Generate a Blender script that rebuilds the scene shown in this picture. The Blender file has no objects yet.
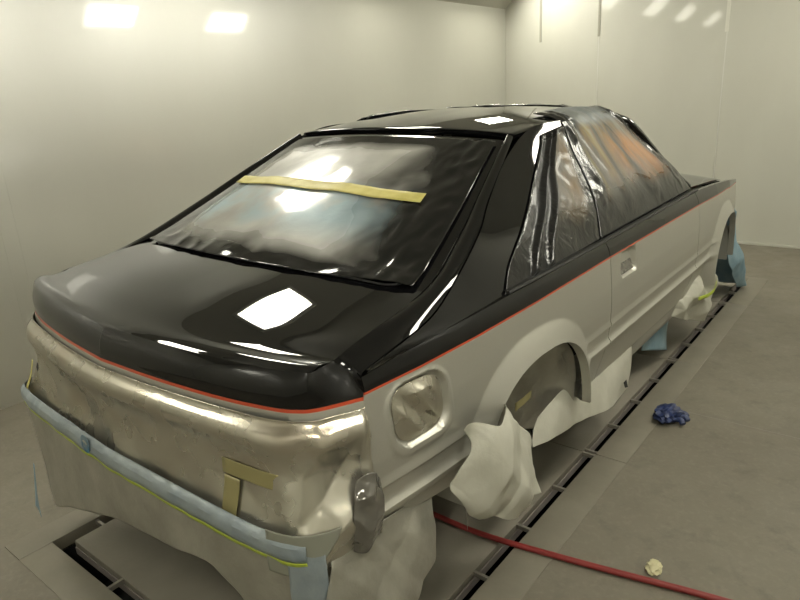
import bpy, bmesh, math, random
import numpy as np
from mathutils import Vector, Matrix, noise

random.seed(4)
scene = bpy.context.scene
COL = scene.collection

# ------------------------------------------------------------------ materials
def mat(name, color, rough=.5, metal=0., coat=0., coat_rough=.03, spec=.5, alpha=1.):
    m = bpy.data.materials.new(name); m.use_nodes = True
    b = m.node_tree.nodes['Principled BSDF']
    b.inputs['Base Color'].default_value = (*color, 1)
    b.inputs['Roughness'].default_value = rough
    b.inputs['Metallic'].default_value = metal
    b.inputs['Coat Weight'].default_value = coat
    b.inputs['Coat Roughness'].default_value = coat_rough
    b.inputs['Specular IOR Level'].default_value = spec
    b.inputs['Alpha'].default_value = alpha
    return m

class NT:
    """small helper to wire shader nodes"""
    def __init__(s, m):
        s.t = m.node_tree; s.n = s.t.nodes; s.l = s.t.links; s.b = s.n['Principled BSDF']
    def link(s, a, b): s.l.new(a, b)
    def coord(s, kind='Object', scale=(1, 1, 1), rot=(0, 0, 0)):
        c = s.n.new('ShaderNodeTexCoord'); mp = s.n.new('ShaderNodeMapping')
        mp.inputs['Scale'].default_value = scale; mp.inputs['Rotation'].default_value = rot
        s.link(c.outputs[kind], mp.inputs['Vector']); return mp.outputs['Vector']
    def noise(s, vec, scale, detail=4, rough=.55, dist=0.):
        t = s.n.new('ShaderNodeTexNoise'); s.link(vec, t.inputs['Vector'])
        t.inputs['Scale'].default_value = scale; t.inputs['Detail'].default_value = detail
        t.inputs['Roughness'].default_value = rough; t.inputs['Distortion'].default_value = dist
        return t.outputs['Fac']
    def ramp(s, fac, stops):
        r = s.n.new('ShaderNodeValToRGB'); s.link(fac, r.inputs['Fac'])
        e = r.color_ramp.elements
        while len(e) < len(stops): e.new(.5)
        for k, (p, c) in enumerate(stops):
            e[k].position = p; e[k].color = (c, c, c, 1) if isinstance(c, (int, float)) else (*c, 1)
        return r.outputs['Color']
    def mix(s, fac, a, b, mode='MIX'):
        x = s.n.new('ShaderNodeMix'); x.data_type = 'RGBA'; x.blend_type = mode
        for v, i in ((fac, 0), (a, 6), (b, 7)):
            if isinstance(v, (int, float)): x.inputs[i].default_value = v if i == 0 else (v, v, v, 1)
            elif isinstance(v, tuple): x.inputs[i].default_value = (*v, 1)
            else: s.link(v, x.inputs[i])
        return x.outputs[2]
    def math(s, op, a, b=None, clamp=False):
        x = s.n.new('ShaderNodeMath'); x.operation = op; x.use_clamp = clamp
        for v, i in ((a, 0), (b, 1)):
            if v is None: continue
            if isinstance(v, (int, float)): x.inputs[i].default_value = v
            else: s.link(v, x.inputs[i])
        return x.outputs[0]
    def sep(s, vec):
        x = s.n.new('ShaderNodeSeparateXYZ'); s.link(vec, x.inputs[0]); return x.outputs
    def bump(s, h, strength=.2, dist=.01):
        b = s.n.new('ShaderNodeBump'); s.link(h, b.inputs['Height'])
        b.inputs['Strength'].default_value = strength; b.inputs['Distance'].default_value = dist
        s.link(b.outputs['Normal'], s.b.inputs['Normal'])
    def color(s, c): s.link(c, s.b.inputs['Base Color'])
    def rough(s, c): s.link(c, s.b.inputs['Roughness'])

M = {}
M['black'] = mat('gloss_black_paint', (.004, .004, .0045), .3, 0, 1., .015, 0.)
M['stripe'] = mat('red_orange_pinstripe', (.50, .062, .02), .3, 0, .4)
M['silver'] = mat('silver_base_coat', (.50, .49, .44), .40, .7)
n = NT(M['silver']); n.color(n.ramp(n.noise(n.coord(), 700, 2), [(.3, (.50, .49, .44)), (.7, (.57, .56, .505))]))
M['silver_dirty'] = mat('silver_base_coat_overspray', (.36, .35, .31), .5, .3)
M['dark'] = mat('dark_underbody', (.012, .012, .012), .8)
M['rubber'] = mat('black_rubber', (.012, .012, .012), .45)
M['glass'] = mat('dark_glass', (.01, .011, .012), .05, 0, 0, .03, .6)

M['wall'] = mat('glossy_white_booth_panel', (.66, .645, .545), .33, 0, .7, .05, 1.)
M['wall'].node_tree.nodes['Principled BSDF'].inputs['IOR'].default_value = 2.4
n = NT(M['wall'])
v = n.coord('Object', (1, 1, .35))
n.color(n.mix(n.ramp(n.noise(v, 1.3, 5), [(.35, 0.), (.75, 1.)]), (.56, .555, .485), (.50, .493, .425)))
n.bump(n.noise(n.coord(), 1.4, 2), .03, .05)
M['wall_front'] = M['wall'].copy(); _b = M['wall_front'].node_tree.nodes['Principled BSDF']
_b.inputs['Coat Weight'].default_value = .3; _b.inputs['Roughness'].default_value = .45; _b.inputs['IOR'].default_value = 1.6
M['ceil'] = mat('booth_ceiling_panel', (.42, .41, .35), .5)
M['seam'] = mat('wall_seam_grey', (.35, .34, .28), .5)

M['concrete'] = mat('painted_concrete', (.2, .18, .14), .62)
n = NT(M['concrete']); v = n.coord()
c = n.mix(n.ramp(n.noise(v, .9, 6, .6), [(.3, 0.), (.7, 1.)]), (.165, .147, .112), (.215, .195, .152))
c = n.mix(n.ramp(n.noise(v, 55, 3), [(.5, 0.), (.9, .35)]), c, (.30, .28, .23))
c = n.mix(n.ramp(n.noise(v, 9, 6, .7), [(.52, 0.), (.72, .55)]), c, (.125, .11, .086))
n.color(c); n.rough(n.ramp(n.noise(v, 5, 4), [(.3, .5), (.7, .72)])); n.bump(n.noise(v, 120, 3), .12, .004)
M['frame'] = mat('worn_grey_steel_frame', (.26, .24, .19), .55)
n = NT(M['frame']); v = n.coord()
c = n.mix(n.ramp(n.noise(v, 3, 6, .65), [(.35, 0.), (.7, 1.)]), (.185, .168, .13), (.235, .215, .17)); n.color(c)
n.bump(n.noise(v, 60, 3), .1, .004)
M['plate'] = mat('dusty_steel_plate', (.2, .18, .145), .55)
n = NT(M['plate']); v = n.coord()
c = n.mix(n.ramp(n.noise(v, 2.2, 6, .6), [(.3, 0.), (.7, 1.)]), (.19, .172, .138), (.26, .238, .195)); n.color(c)
n.bump(n.noise(v, 80, 2), .1, .003)
M['channel'] = mat('grey_channel_steel', (.26, .23, .21), .6)
M['bar'] = mat('bare_steel_bar', (.3, .28, .24), .45, .4)
M['pit'] = mat('black_pit', (.01, .01, .01), .9)

M['paper'] = mat('white_masking_paper', (.56, .55, .46), .6)
n = NT(M['paper']); v = n.coord()
n.color(n.ramp(n.noise(v, 6, 5), [(.3, (.42, .41, .345)), (.7, (.52, .51, .44))])); n.bump(n.noise(v, 22, 4, .6), .25, .01)
M['silver_paper'] = mat('overspray_silver_paper', (.42, .405, .34), .42, .35)
n = NT(M['silver_paper']); v = n.coord()
n.color(n.ramp(n.noise(v, 5, 5), [(.3, (.25, .24, .20)), (.7, (.40, .385, .33))])); n.bump(n.noise(v, 26, 4, .6), .3, .01)
M['corner_paper'] = mat('grey_green_paper', (.25, .255, .21), .5, .1)
M['blue'] = mat('pale_blue_masking_paper', (.20, .36, .47), .55)
n = NT(M['blue']); v = n.coord()
n.color(n.ramp(n.noise(v, 9, 5), [(.3, (.16, .27, .35)), (.7, (.26, .37, .43))])); n.bump(n.noise(v, 24, 4), .2, .008)
M['blue_grey'] = mat('overspray_blue_tape', (.33, .42, .47), .35, .1)
n = NT(M['blue_grey']); v = n.coord()
n.color(n.ramp(n.noise(v, 10, 5), [(.3, (.19, .23, .26)), (.7, (.30, .34, .355))])); n.bump(n.noise(v, 40, 4), .3, .006)
M['tape'] = mat('yellow_masking_tape', (.50, .44, .11), .5)
n = NT(M['tape']); v = n.coord()
n.color(n.ramp(n.noise(v, 14, 4), [(.3, (.42, .36, .09)), (.7, (.58, .52, .18))])); n.bump(n.noise(v, 90, 3), .15, .003)
M['tape_dull'] = mat('yellow_tape_under_overspray', (.31, .275, .125), .4, .2)
M['green'] = mat('lime_green_tape', (.42, .52, .05), .5)
M['bluerag'] = mat('blue_nitrile', (.018, .032, .125), .45)
n = NT(M['bluerag']); n.color(n.ramp(n.noise(n.coord(), 30, 3), [(.3, (.009, .016, .06)), (.7, (.028, .048, .15))]))
M['rubber_red'] = mat('red_air_hose', (.26, .03, .028), .45)
M['scrap'] = mat('crumpled_tape_scrap', (.62, .58, .36), .6)
M['stand'] = mat('stand_steel', (.03, .03, .03), .5, .5)
M['print'] = mat('blue_ink', (.04, .16, .30), .5)
M['print_grey'] = mat('grey_blue_ink', (.17, .25, .31), .5)
M['white_steel'] = mat('white_enamel', (.7, .69, .62), .4)

# foil-like plastic film over the tail
M['foil'] = mat('silver_overspray_plastic_film', (.5, .47, .39), .3, .85)
n = NT(M['foil']); v = n.coord()
c = n.mix(n.ramp(n.noise(v, 2.2, 2, .4), [(.3, 0.), (.7, 1.)]), (.46, .43, .355), (.58, .555, .48))
z = n.sep(n.coord())[2]
c = n.mix(n.ramp(n.noise(n.coord('Object', (1, 1, 2.5)), 3.5, 2), [(.5, 0.), (.75, .6)]), c, (.42, .345, .26))
n.color(c); n.rough(n.ramp(n.noise(v, 7, 3), [(.3, .23), (.7, .33)]))
n.bump(n.noise(n.coord('Object', (1, 1, 1.5)), 5, 2, .4), .12, .02)
M['foil_clear'] = mat('clear_crinkled_plastic', (.15, .142, .125), .1, .3, .6, .05)
n = NT(M['foil_clear']); n.bump(n.noise(n.coord(), 11, 3, .5, .6), .25, .015)

def film_mat(name, center, edge=(.012, .012, .012), e=(.12, .12, .12, .12), metal=0., rough=(.14, .3), bump=(8, .5, .015), amp=.5, coat=.3):
    """window film: black overspray creeping in from the edges (u/v map), tinted middle"""
    m = mat(name, (.3, .3, .28), .2, metal, coat, .08, .3)
    n = NT(m); uv = n.sep(n.coord('UV')); u, w = uv[0], uv[1]
    ob = n.coord()
    d = None
    for val, k in ((u, 0), (n.math('SUBTRACT', 1., u), 1), (w, 2), (n.math('SUBTRACT', 1., w), 3)):
        q = n.math('DIVIDE', val, e[k]); d = q if d is None else n.math('MINIMUM', d, q)
    nz = n.math('MULTIPLY', n.math('SUBTRACT', n.noise(ob, 5, 2.5, .45, .5), .5), 3 * amp)
    mask = n.math('ADD', n.math('MULTIPLY', n.math('SUBTRACT', d, .75), .9), nz, True)
    col = n.mix(mask, edge, center(n, u, w, ob)); n.color(col)
    n.rough(n.mix(mask, rough[0], rough[1]))
    n.bump(n.noise(n.coord('Object', (1, 1, 1)), bump[0], 5, .55, .8), bump[1], bump[2])
    return m

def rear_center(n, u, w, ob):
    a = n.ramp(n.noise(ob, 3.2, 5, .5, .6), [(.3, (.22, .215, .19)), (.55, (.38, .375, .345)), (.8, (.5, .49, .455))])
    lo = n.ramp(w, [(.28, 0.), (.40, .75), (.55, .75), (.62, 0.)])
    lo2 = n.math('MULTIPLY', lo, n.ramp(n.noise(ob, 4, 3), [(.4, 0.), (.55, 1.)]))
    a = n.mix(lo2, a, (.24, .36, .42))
    hi = n.ramp(w, [(.68, 0.), (.88, .5)])  # upper film painted paler, a light reflection put into the colour
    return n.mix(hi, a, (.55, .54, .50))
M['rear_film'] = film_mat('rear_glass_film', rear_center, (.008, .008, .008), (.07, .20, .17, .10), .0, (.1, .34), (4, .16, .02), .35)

def door_center(n, u, w, ob):
    vec = n.coord('UV', (6, 1.1, 1), (0, 0, .25))
    s = n.noise(vec, 1.6, 5, .55, 1.0)
    a = n.ramp(s, [(.25, (.03, .028, .024)), (.42, (.10, .09, .07)), (.52, (.17, .12, .06)), (.62, (.17, .16, .135)), (.8, (.27, .26, .23))])
    vec2 = n.coord('UV', (4, 1.6, 1), (0, 0, .3))
    o = n.ramp(n.noise(vec2, 1.4, 3), [(.38, 0.), (.54, .75)])
    o = n.math('MULTIPLY', n.math('MULTIPLY', o, n.ramp(u, [(.35, 0.), (.6, 1.)])), n.ramp(w, [(.08, 0.), (.16, 1.), (.34, 1.), (.47, 0.)]))
    a = n.mix(o, a, (.40, .165, .035))
    y = n.ramp(n.noise(n.coord('UV', (7, 1.2, 1), (0, 0, .3)), 1.3, 3), [(.5, 0.), (.62, .7)])
    a = n.mix(n.math('MULTIPLY', y, n.ramp(u, [(.1, 1.), (.5, 0.)])), a, (.28, .235, .07))
    return n.mix(n.ramp(w, [(.53, 0.), (.63, .75)]), a, (.20, .225, .235))
M['door_film'] = film_mat('door_window_film', door_center, (.014, .014, .014), (.12, .10, .17, .002), .0, (.16, .5), (7, .3, .02), .5, .08)

def quarter_center(n, u, w, ob):
    a = n.ramp(n.noise(n.coord('UV', (3, 1, 1)), 2, 4), [(.3, (.02, .02, .018)), (.7, (.13, .11, .075))])
    o = n.ramp(n.noise(ob, 4, 3), [(.5, 0.), (.7, .6)])
    a = n.mix(o, a, (.20, .12, .04))
    return n.mix(n.ramp(u, [(.42, 1.), (.56, 0.)]), a, (.015, .015, .015))
M['quarter_film'] = film_mat('quarter_window_film', quarter_center, (.012, .012, .012), (.04, .10, .25, .10), .0, (.14, .42), (11, .4, .02), .4, .1)
def wind_center(n, u, w, ob):
    return n.ramp(n.noise(ob, 4, 4), [(.3, (.25, .25, .23)), (.7, (.45, .45, .42))])
M['wind_film'] = film_mat('windshield_film', wind_center, (.35, .35, .33), (.1, .1, .1, .08), .1, (.12, .3), (8, .6, .02), .4)

M['light'] = bpy.data.materials.new('lit_diffuser'); M['light'].use_nodes = True
_b = M['light'].node_tree.nodes['Principled BSDF']
_b.inputs['Base Color'].default_value = (.9, .9, .85, 1)
_b.inputs['Emission Color'].default_value = (1., .968, .825, 1); _b.inputs['Emission Strength'].default_value = 84.

# ------------------------------------------------------------------ helpers
def link(o, parent=None):
    COL.objects.link(o)
    if parent is not None: o.parent = parent
    return o

def empty(name, loc=(0, 0, 0), label=None, cat=None, group=None):
    o = bpy.data.objects.new(name, None); o.location = loc; o.empty_display_size = .1
    COL.objects.link(o)
    if label: tag(o, label, cat, group)
    return o

def tag(o, label, cat, group=None):
    o['label'] = label; o['category'] = cat
    if group: o['group'] = group
    return o

WARP = [False]
def warp(v):
    # the body is not perfectly symmetric: its left flank sits a little further in at the deck, the roof edge a little higher
    x, y, z = v
    if x >= 0: return (x, y, z)
    q = min(-x / .7, 1.); hi = min(max((z - 1.05) / .3, 0), 1)
    rear = 1 - min(max((y - .2) / .6, 0), 1)
    return (x + q * ((.020 + .016 * rear) * (1 - hi) - .006 * hi), y + q * .034 * rear * (1 - hi), z + q * (.018 * hi + .010 * min(max((z - .80) / .1, 0), 1) * (1 - hi)))
def mesh_obj(name, verts, faces, mats, parent=None, fm=None, uvs=None, smooth=True, angle=40):
    """mesh in world coordinates; the origin moves to the parent's base (or to the mesh's own foot)"""
    if WARP[0]: verts = [warp(v) for v in verts]
    me = bpy.data.meshes.new(name)
    me.from_pydata([tuple(v) for v in verts], [], [tuple(f) for f in faces])
    if not isinstance(mats, (list, tuple)): mats = [mats]
    for m in mats: me.materials.append(m)
    if fm is not None: me.polygons.foreach_set('material_index', list(fm))
    if uvs is not None:
        ul = me.uv_layers.new(name='UVMap')
        for lp in me.loops: ul.data[lp.index].uv = uvs[lp.vertex_index]
    bm = bmesh.new(); bm.from_mesh(me)
    bmesh.ops.remove_doubles(bm, verts=bm.verts, dist=1e-5)
    bmesh.ops.dissolve_degenerate(bm, edges=bm.edges, dist=1e-6)
    bm.to_mesh(me); bm.free()
    if smooth:
        me.polygons.foreach_set('use_smooth', [True] * len(me.polygons))
        me.set_sharp_from_angle(angle=math.radians(angle))
    o = bpy.data.objects.new(name, me)
    if parent is None:
        co = np.array([v.co[:] for v in me.vertices])
        c = Vector(((co[:, 0].min() + co[:, 0].max()) / 2, (co[:, 1].min() + co[:, 1].max()) / 2, co[:, 2].min()))
    else:
        p = parent; c = Vector((0, 0, 0))
        while p is not None: c += p.location; p = p.parent
    me.transform(Matrix.Translation(-c))
    if parent is None: o.location = c
    return link(o, parent)

def bm_obj(name, bm, mats, parent=None, smooth=True, angle=35):
    me = bpy.data.meshes.new('tmp'); bm.to_mesh(me); bm.free()
    vs = [v.co.copy() for v in me.vertices]; fs = [tuple(p.vertices) for p in me.polygons]
    fm = [p.material_index for p in me.polygons]
    bpy.data.meshes.remove(me)
    return mesh_obj(name, vs, fs, mats, parent, fm, None, smooth, angle)

def box_bm(bm, lo, hi, bevel=0):
    c = [(a + b) / 2 for a, b in zip(lo, hi)]; s = [b - a for a, b in zip(lo, hi)]
    r = bmesh.ops.create_cube(bm, size=1.)
    for v in r['verts']: v.co = Vector((v.co.x * s[0] + c[0], v.co.y * s[1] + c[1], v.co.z * s[2] + c[2]))
    if bevel:
        es = list({e for v in r['verts'] for e in v.link_edges})
        bmesh.ops.bevel(bm, geom=es, offset=bevel, segments=2, affect='EDGES', profile=.5)
    return bm

def box(name, lo, hi, m, parent=None, bevel=0):
    return bm_obj(name, box_bm(bmesh.new(), lo, hi, bevel), m, parent, bool(bevel))

def cr(pts, t):
    """Catmull-Rom through rows of points, t in 0..len-1"""
    n = len(pts); i = min(max(int(math.floor(t)), 0), n - 2); f = t - i
    p1, p2 = pts[i], pts[i + 1]
    p0 = pts[i - 1] if i > 0 else 2 * p1 - p2
    p3 = pts[i + 2] if i + 2 < n else 2 * p2 - p1
    return .5 * (2 * p1 + (p2 - p0) * f + (2 * p0 - 5 * p1 + 4 * p2 - p3) * f * f + (3 * p1 - p0 - 3 * p2 + p3) * f ** 3)

def curve(pts, n, lin=False):
    pts = np.array(pts, float); L = len(pts) - 1
    if lin:
        return np.array([[np.interp(t, range(L + 1), pts[:, k]) for k in range(pts.shape[1])] for t in np.linspace(0, L, n)])
    return np.array([cr(pts, t) for t in np.linspace(0, L, n)])

def lerp1(x, xs, ys): return float(np.interp(x, xs, ys))
def sm(a, b, x):
    t = min(max((x - a) / (b - a), 0.), 1.); return t * t * (3 - 2 * t)

def params(n, eps):
    s = list(np.linspace(0, 1, n)); return np.array([0., eps] + s[1:-1] + [1 - eps, 1.]) if eps else np.array(s)

def net_surface(net, nu, nv, eps=0.):
    """net[row][col] -> P[nv][nu]; rows run along v, columns along u"""
    net = np.array(net, float); R, C = net.shape[:2]
    us, vs = params(nu, eps), params(nv, eps)
    tmp = np.array([[cr(net[r], u * (C - 1)) for u in us] for r in range(R)])
    return np.array([[cr(tmp[:, k], v * (R - 1)) for k in range(len(us))] for v in vs]), us, vs

def normals(P):
    du = np.gradient(P, axis=1); dv = np.gradient(P, axis=0)
    N = np.cross(du, dv); L = np.linalg.norm(N, axis=2, keepdims=True); L[L < 1e-12] = 1
    return N / L

def orient(P, ref):
    """make normals point away from ref; returns P possibly flipped in u"""
    N = normals(P); d = ((P - np.array(ref)) * N).sum()
    return (P[:, ::-1], True) if d < 0 else (P, False)

CEN = (0, 2.0, .75)
def grid_geo(P, ref=CEN, skirt=.0, drop=.0, off=0., wr=None, us=None, vs=None, matfn=None):
    """grid -> (verts, faces, material ids, uvs) with rolled edges and a flange of depth `skirt`"""
    nv, nu = P.shape[:2]
    if us is None: us = np.linspace(0, 1, nu)
    if vs is None: vs = np.linspace(0, 1, nv)
    P, fl = orient(P, ref)
    if fl: us = us[::-1]
    N = normals(P); Q = P + N * off
    if wr is not None:
        for j in range(nv):
            for i in range(nu):
                Q[j, i] += N[j, i] * wr(us[i], vs[j], P[j, i])
    if drop:
        Q[0] -= N[0] * drop; Q[-1] -= N[-1] * drop
        Q[1:-1, 0] -= N[1:-1, 0] * drop; Q[1:-1, -1] -= N[1:-1, -1] * drop
    verts = [tuple(Q[j, i]) for j in range(nv) for i in range(nu)]
    uv = [(float(us[i]), float(vs[j])) for j in range(nv) for i in range(nu)]
    faces, fm = [], []
    for j in range(nv - 1):
        for i in range(nu - 1):
            f = (j * nu + i, j * nu + i + 1, (j + 1) * nu + i + 1, (j + 1) * nu + i)
            faces.append(f); fm.append(matfn(Q[j, i], Q[j + 1, i + 1]) if matfn else 0)
    if skirt:
        ring = [(0, i) for i in range(nu)] + [(j, nu - 1) for j in range(1, nv)] + \
               [(nv - 1, i) for i in range(nu - 2, -1, -1)] + [(j, 0) for j in range(nv - 2, 0, -1)]
        b0 = len(verts)
        for j, i in ring:
            verts.append(tuple(Q[j, i] - N[j, i] * skirt)); uv.append(uv[j * nu + i])
        k = len(ring)
        for a in range(k):
            b = (a + 1) % k
            ja, ia = ring[a]; jb, ib = ring[b]
            faces.append((jb * nu + ib, ja * nu + ia, b0 + a, b0 + b))
            if matfn:
                fm.append(matfn(Q[ja, ia], Q[jb, ib]))
            else: fm.append(0)
    return verts, faces, fm, uv

def join_geo(geos):
    V, F, A, U = [], [], [], []
    for v, f, a, u in geos:
        o = len(V); V += v; F += [tuple(i + o for i in q) for q in f]; A += a; U += u
    return V, F, A, U

def patch(name, net, nu, nv, mats, parent=None, eps=0., **kw):
    P, us, vs = net_surface(net, nu, nv, eps)
    V, F, A, U = grid_geo(P, us=us, vs=vs, **kw)
    return mesh_obj(name, V, F, mats, parent, A, U)

def mirror_net(net): return [[(-p[0], p[1], p[2]) for p in r] for r in net]

def tube(name, pts, r, m, parent=None, seg=10, n=40, flat=None):
    pts = curve(pts, n); V, F = [], []
    for k, p in enumerate(pts):
        t = pts[min(k + 1, n - 1)] - pts[max(k - 1, 0)]; t /= np.linalg.norm(t)
        a = np.cross(t, (0, 0, 1)); a = a / (np.linalg.norm(a) or 1); b = np.cross(a, t)
        for s in range(seg):
            th = 2 * math.pi * s / seg
            V.append(tuple(p + a * math.cos(th) * r + b * math.sin(th) * (flat or r)))
    for k in range(n - 1):
        for s in range(seg):
            F.append((k * seg + s, k * seg + (s + 1) % seg, (k + 1) * seg + (s + 1) % seg, (k + 1) * seg + s))
    F.append(tuple(range(seg))[::-1]); F.append(tuple((n - 1) * seg + s for s in range(seg)))
    return mesh_obj(name, V, F, m, parent)

def nz(p, s, seed=0.):
    return noise.noise(Vector((p[0] * s + seed, p[1] * s + 3.1 * seed, p[2] * s - seed)))
def ridged(p, s, seed=0.):
    return 1 - abs(nz(p, s, seed)) * 2.2

def wrinkle(amp, s, seed=0., fade=True, sharp=.5):
    def f(u, v, p):
        e = min(1., min(u, 1 - u, v, 1 - v) * 12) if fade else 1.
        return amp * e * ((1 - sharp) * nz(p, s, seed) + sharp * (ridged(p, s * .9, seed + 7) - .6) + .35 * nz(p, s * 2.7, seed))
    return f

def crease(amp, f=3., seed=1, n=5, fade=True):
    rr = random.Random(seed); K_ = []
    for _ in range(n):
        a, b = rr.uniform(0, 6.28), rr.uniform(-.9, .9)
        K_.append((math.cos(a) * .9, math.sin(a) * .9, b + .3, f * rr.uniform(.6, 1.5), rr.uniform(0, 1), rr.uniform(.4, 1.)))
    tot = sum(k_[5] for k_ in K_)
    def g(u, v, p):
        w = [p[i] + .03 * nz(p, 4, seed + i) for i in range(3)]; h = 0
        for a, b, c, q, ph, am_ in K_:
            t = (w[0] * a + w[1] * b + w[2] * c) * q + ph; t -= math.floor(t); h += am_ * (abs(2 * t - 1) - .5)
        e = min(1., min(u, 1 - u, v, 1 - v) * 10) if fade else 1.
        return amp * e * (2 * h / tot) + amp * .12 * nz(p, 15, seed)
    return g
def sheet(name, net, nu, nv, m, parent=None, thick=.0015, wr=None, ref=CEN, off=0., matfn=None, angle=24):
    P, us, vs = net_surface(net, nu, nv)
    V, F, A, U = grid_geo(P, ref=ref, us=us, vs=vs, wr=wr, off=off)
    o = mesh_obj(name, V, F, m, parent, A, U, True, angle)
    md = o.modifiers.new('thickness', 'SOLIDIFY'); md.thickness = thick; md.offset = -1
    return o

# ------------------------------------------------------------------ the booth
def structure(o): o['kind'] = 'structure'; return o
WX0, WX1, WY0, WY1 = -2.1, 2.2, -2.6, 6.12
HW, HC, HX = 2.40, 2.92, .55            # wall height, ceiling height, width of the slanted panel

# pit opening and slots
PX0, PX1, PY0, PY1 = -.660, .800, .02, 4.80   # outside of the slots
SL = .056                                      # slot width
FX0, FX1, FY0, FY1 = PX0 - .13, PX1 + .135, PY0 - .12, PY1 + .13
def slab(bm, x0, x1, y0, y1, z0=-.12, z1=0.): box_bm(bm, (x0, y0, z0), (x1, y1, z1))
bm = bmesh.new()
slab(bm, WX0 - .1, FX0, WY0 - .1, WY1 + .1); slab(bm, FX1, WX1 + .1, WY0 - .1, WY1 + .1)
slab(bm, FX0, FX1, WY0 - .1, FY0); slab(bm, FX0, FX1, FY1, WY1 + .1)
structure(bm_obj('floor', bm, M['concrete'], None, False))
# saw-cut joints in the slab
k = 1
for (a, b) in (((FX1 + .01, 2.33), (WX1, 2.33)), ((FX1 + .01, -.15), (WX1, -.15)), ((1.9, -.4), (1.9, 6.0))):
    x0, x1 = sorted((a[0], b[0])); y0, y1 = sorted((a[1], b[1]))
    o = box('trim_%d' % k, (x0 - .002, y0 - .002, -.002), (x1 + .002, y1 + .002, .0006), M['channel']); structure(o); k += 1
# steel frame around the pit, with its butt joints left open
def frame_run(axis, a, b, lo, hi, cuts):
    global k
    e = [a] + cuts + [b]
    bm = bmesh.new()
    for s0, s1 in zip(e[:-1], e[1:]):
        if axis == 'y': box_bm(bm, (lo, s0 + .0015, -.06), (hi, s1 - .0015, .003), .0015)
        else: box_bm(bm, (s0 + .0015, lo, -.06), (s1 - .0015, hi, .003), .0015)
    structure(bm_obj('trim_%d' % k, bm, M['frame'])); k += 1
frame_run('y', FY0, FY1, PX1, FX1, [.50, 1.72, 2.94, 4.16])
frame_run('y', FY0, FY1, FX0, PX0, [.50, 1.72, 2.94, 4.16])
frame_run('x', PX0, PX1, FY0, PY0, [.05]); frame_run('x', PX0, PX1, PY1, FY1, [.05])

pit = empty('drain_channel', (.065, 2.41, -.30), 'sunken open drain channel with steel cross bars framing the plates under the car', 'drain')
bm = bmesh.new()
box_bm(bm, (PX0 - .02, PY0 - .02, -.32), (PX1 + .02, PY1 + .02, -.30))
bm_obj('channel_bed', bm, M['pit'], pit, False)
bm = bmesh.new()
for x0, x1 in ((PX0 - .02, PX0), (PX1, PX1 + .02)): box_bm(bm, (x0, PY0, -.30), (x1, PY1, -.05))
for y0, y1 in ((PY0 - .02, PY0), (PY1, PY1 + .02)): box_bm(bm, (PX0, y0, -.30), (PX1, y1, -.05))
bm_obj('channel_wall', bm, M['pit'], pit, False)
bm = bmesh.new()
ix0, ix1, iy0, iy1 = PX0 + SL, PX1 - SL, PY0 + SL, PY1 - SL
for x0, x1 in ((ix0, ix0 + .02), (ix1 - .02, ix1)): box_bm(bm, (x0, iy0, -.062), (x1, iy1, -.032))
for y0, y1 in ((iy0, iy0 + .02), (iy1 - .02, iy1)): box_bm(bm, (ix0 + .02, y0, -.062), (ix1 - .02, y1, -.032))
bm_obj('support_angle', bm, M['channel'], pit, False)
bar_mesh = None
def bar(loc, rz):
    global bar_mesh
    if bar_mesh is None:
        b = bmesh.new(); box_bm(b, (-SL / 2 - .004, -.006, -.022), (SL / 2 + .004, .006, -.004), .001)
        bar_mesh = bpy.data.meshes.new('cross_bar'); b.to_mesh(bar_mesh); b.free(); bar_mesh.materials.append(M['bar'])
    o = bpy.data.objects.new('cross_bar', bar_mesh); link(o, pit)
    o.location = Vector(loc) - pit.location; o.rotation_euler = (0, 0, rz)
for xc in (PX1 - SL / 2, PX0 + SL / 2):
    y = .195
    i = 0
    while y < PY1 - .1:
        bar((xc, y, 0), 0)
        if i % 4 in (1,): bar((xc, y + .03, 0), 0)
        y += .305; i += 1
for x in (-.25, .06, .37): bar((x, PY0 + SL / 2, 0), math.pi / 2); bar((x, PY1 - SL / 2, 0), math.pi / 2)

ys = [PY0 + SL, .50, 1.72, 2.94, 4.16, PY1 - SL]
wh = ['rearmost steel floor plate, dark, below the masked tail of the car', 'steel floor plate under the rear wheel arch, behind the red hose',
      'grey steel floor plate under the car door, beside the white sill paper', 'steel floor plate under the front of the door, by the small blue paper',
      'far steel floor plate at the front end of the pit, under the nose']
for i in range(5):
    o = box('floor_plate', (PX0 + SL + .003, ys[i] + .002, -.03), (PX1 - SL - .003, ys[i + 1] - .002, -.002), M['plate'], None, .0015)
    tag(o, wh[i], 'floor plate', 'steel plates covering the pit')

# walls: panels with slight joints, slanted light panels above, flat ceiling
def quad_wall(name, a, b, z0, z1, thick, inward, m):
    """vertical wall from a to b; inward = unit vector into the room"""
    a, b, n_ = Vector((*a, 0)), Vector((*b, 0)), Vector((*inward, 0))
    V = []
    for z in (z0, z1):
        for p in (a, b, b - n_ * thick, a - n_ * thick): V.append((p.x, p.y, z))
    F = [(0, 1, 5, 4), (1, 2, 6, 5), (2, 3, 7, 6), (3, 0, 4, 7), (0, 3, 2, 1), (4, 5, 6, 7)]
    return structure(mesh_obj(name, V, F, m, None, None, None, False))
quad_wall('wall_left', (WX0, WY0), (WX0, WY1), 0, HW, .08, (1, 0), M['wall'])
quad_wall('wall_right', (WX1, WY0), (WX1, WY1), 0, HW, .08, (-1, 0), M['wall'])
quad_wall('wall_front', (WX0 - .08, WY1), (WX1 + .08, WY1), 0, HC, .08, (0, -1), M['wall_front'])
quad_wall('wall_back', (WX0 - .08, WY0), (WX1 + .08, WY0), 0, HC, .08, (0, 1), M['wall'])
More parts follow.
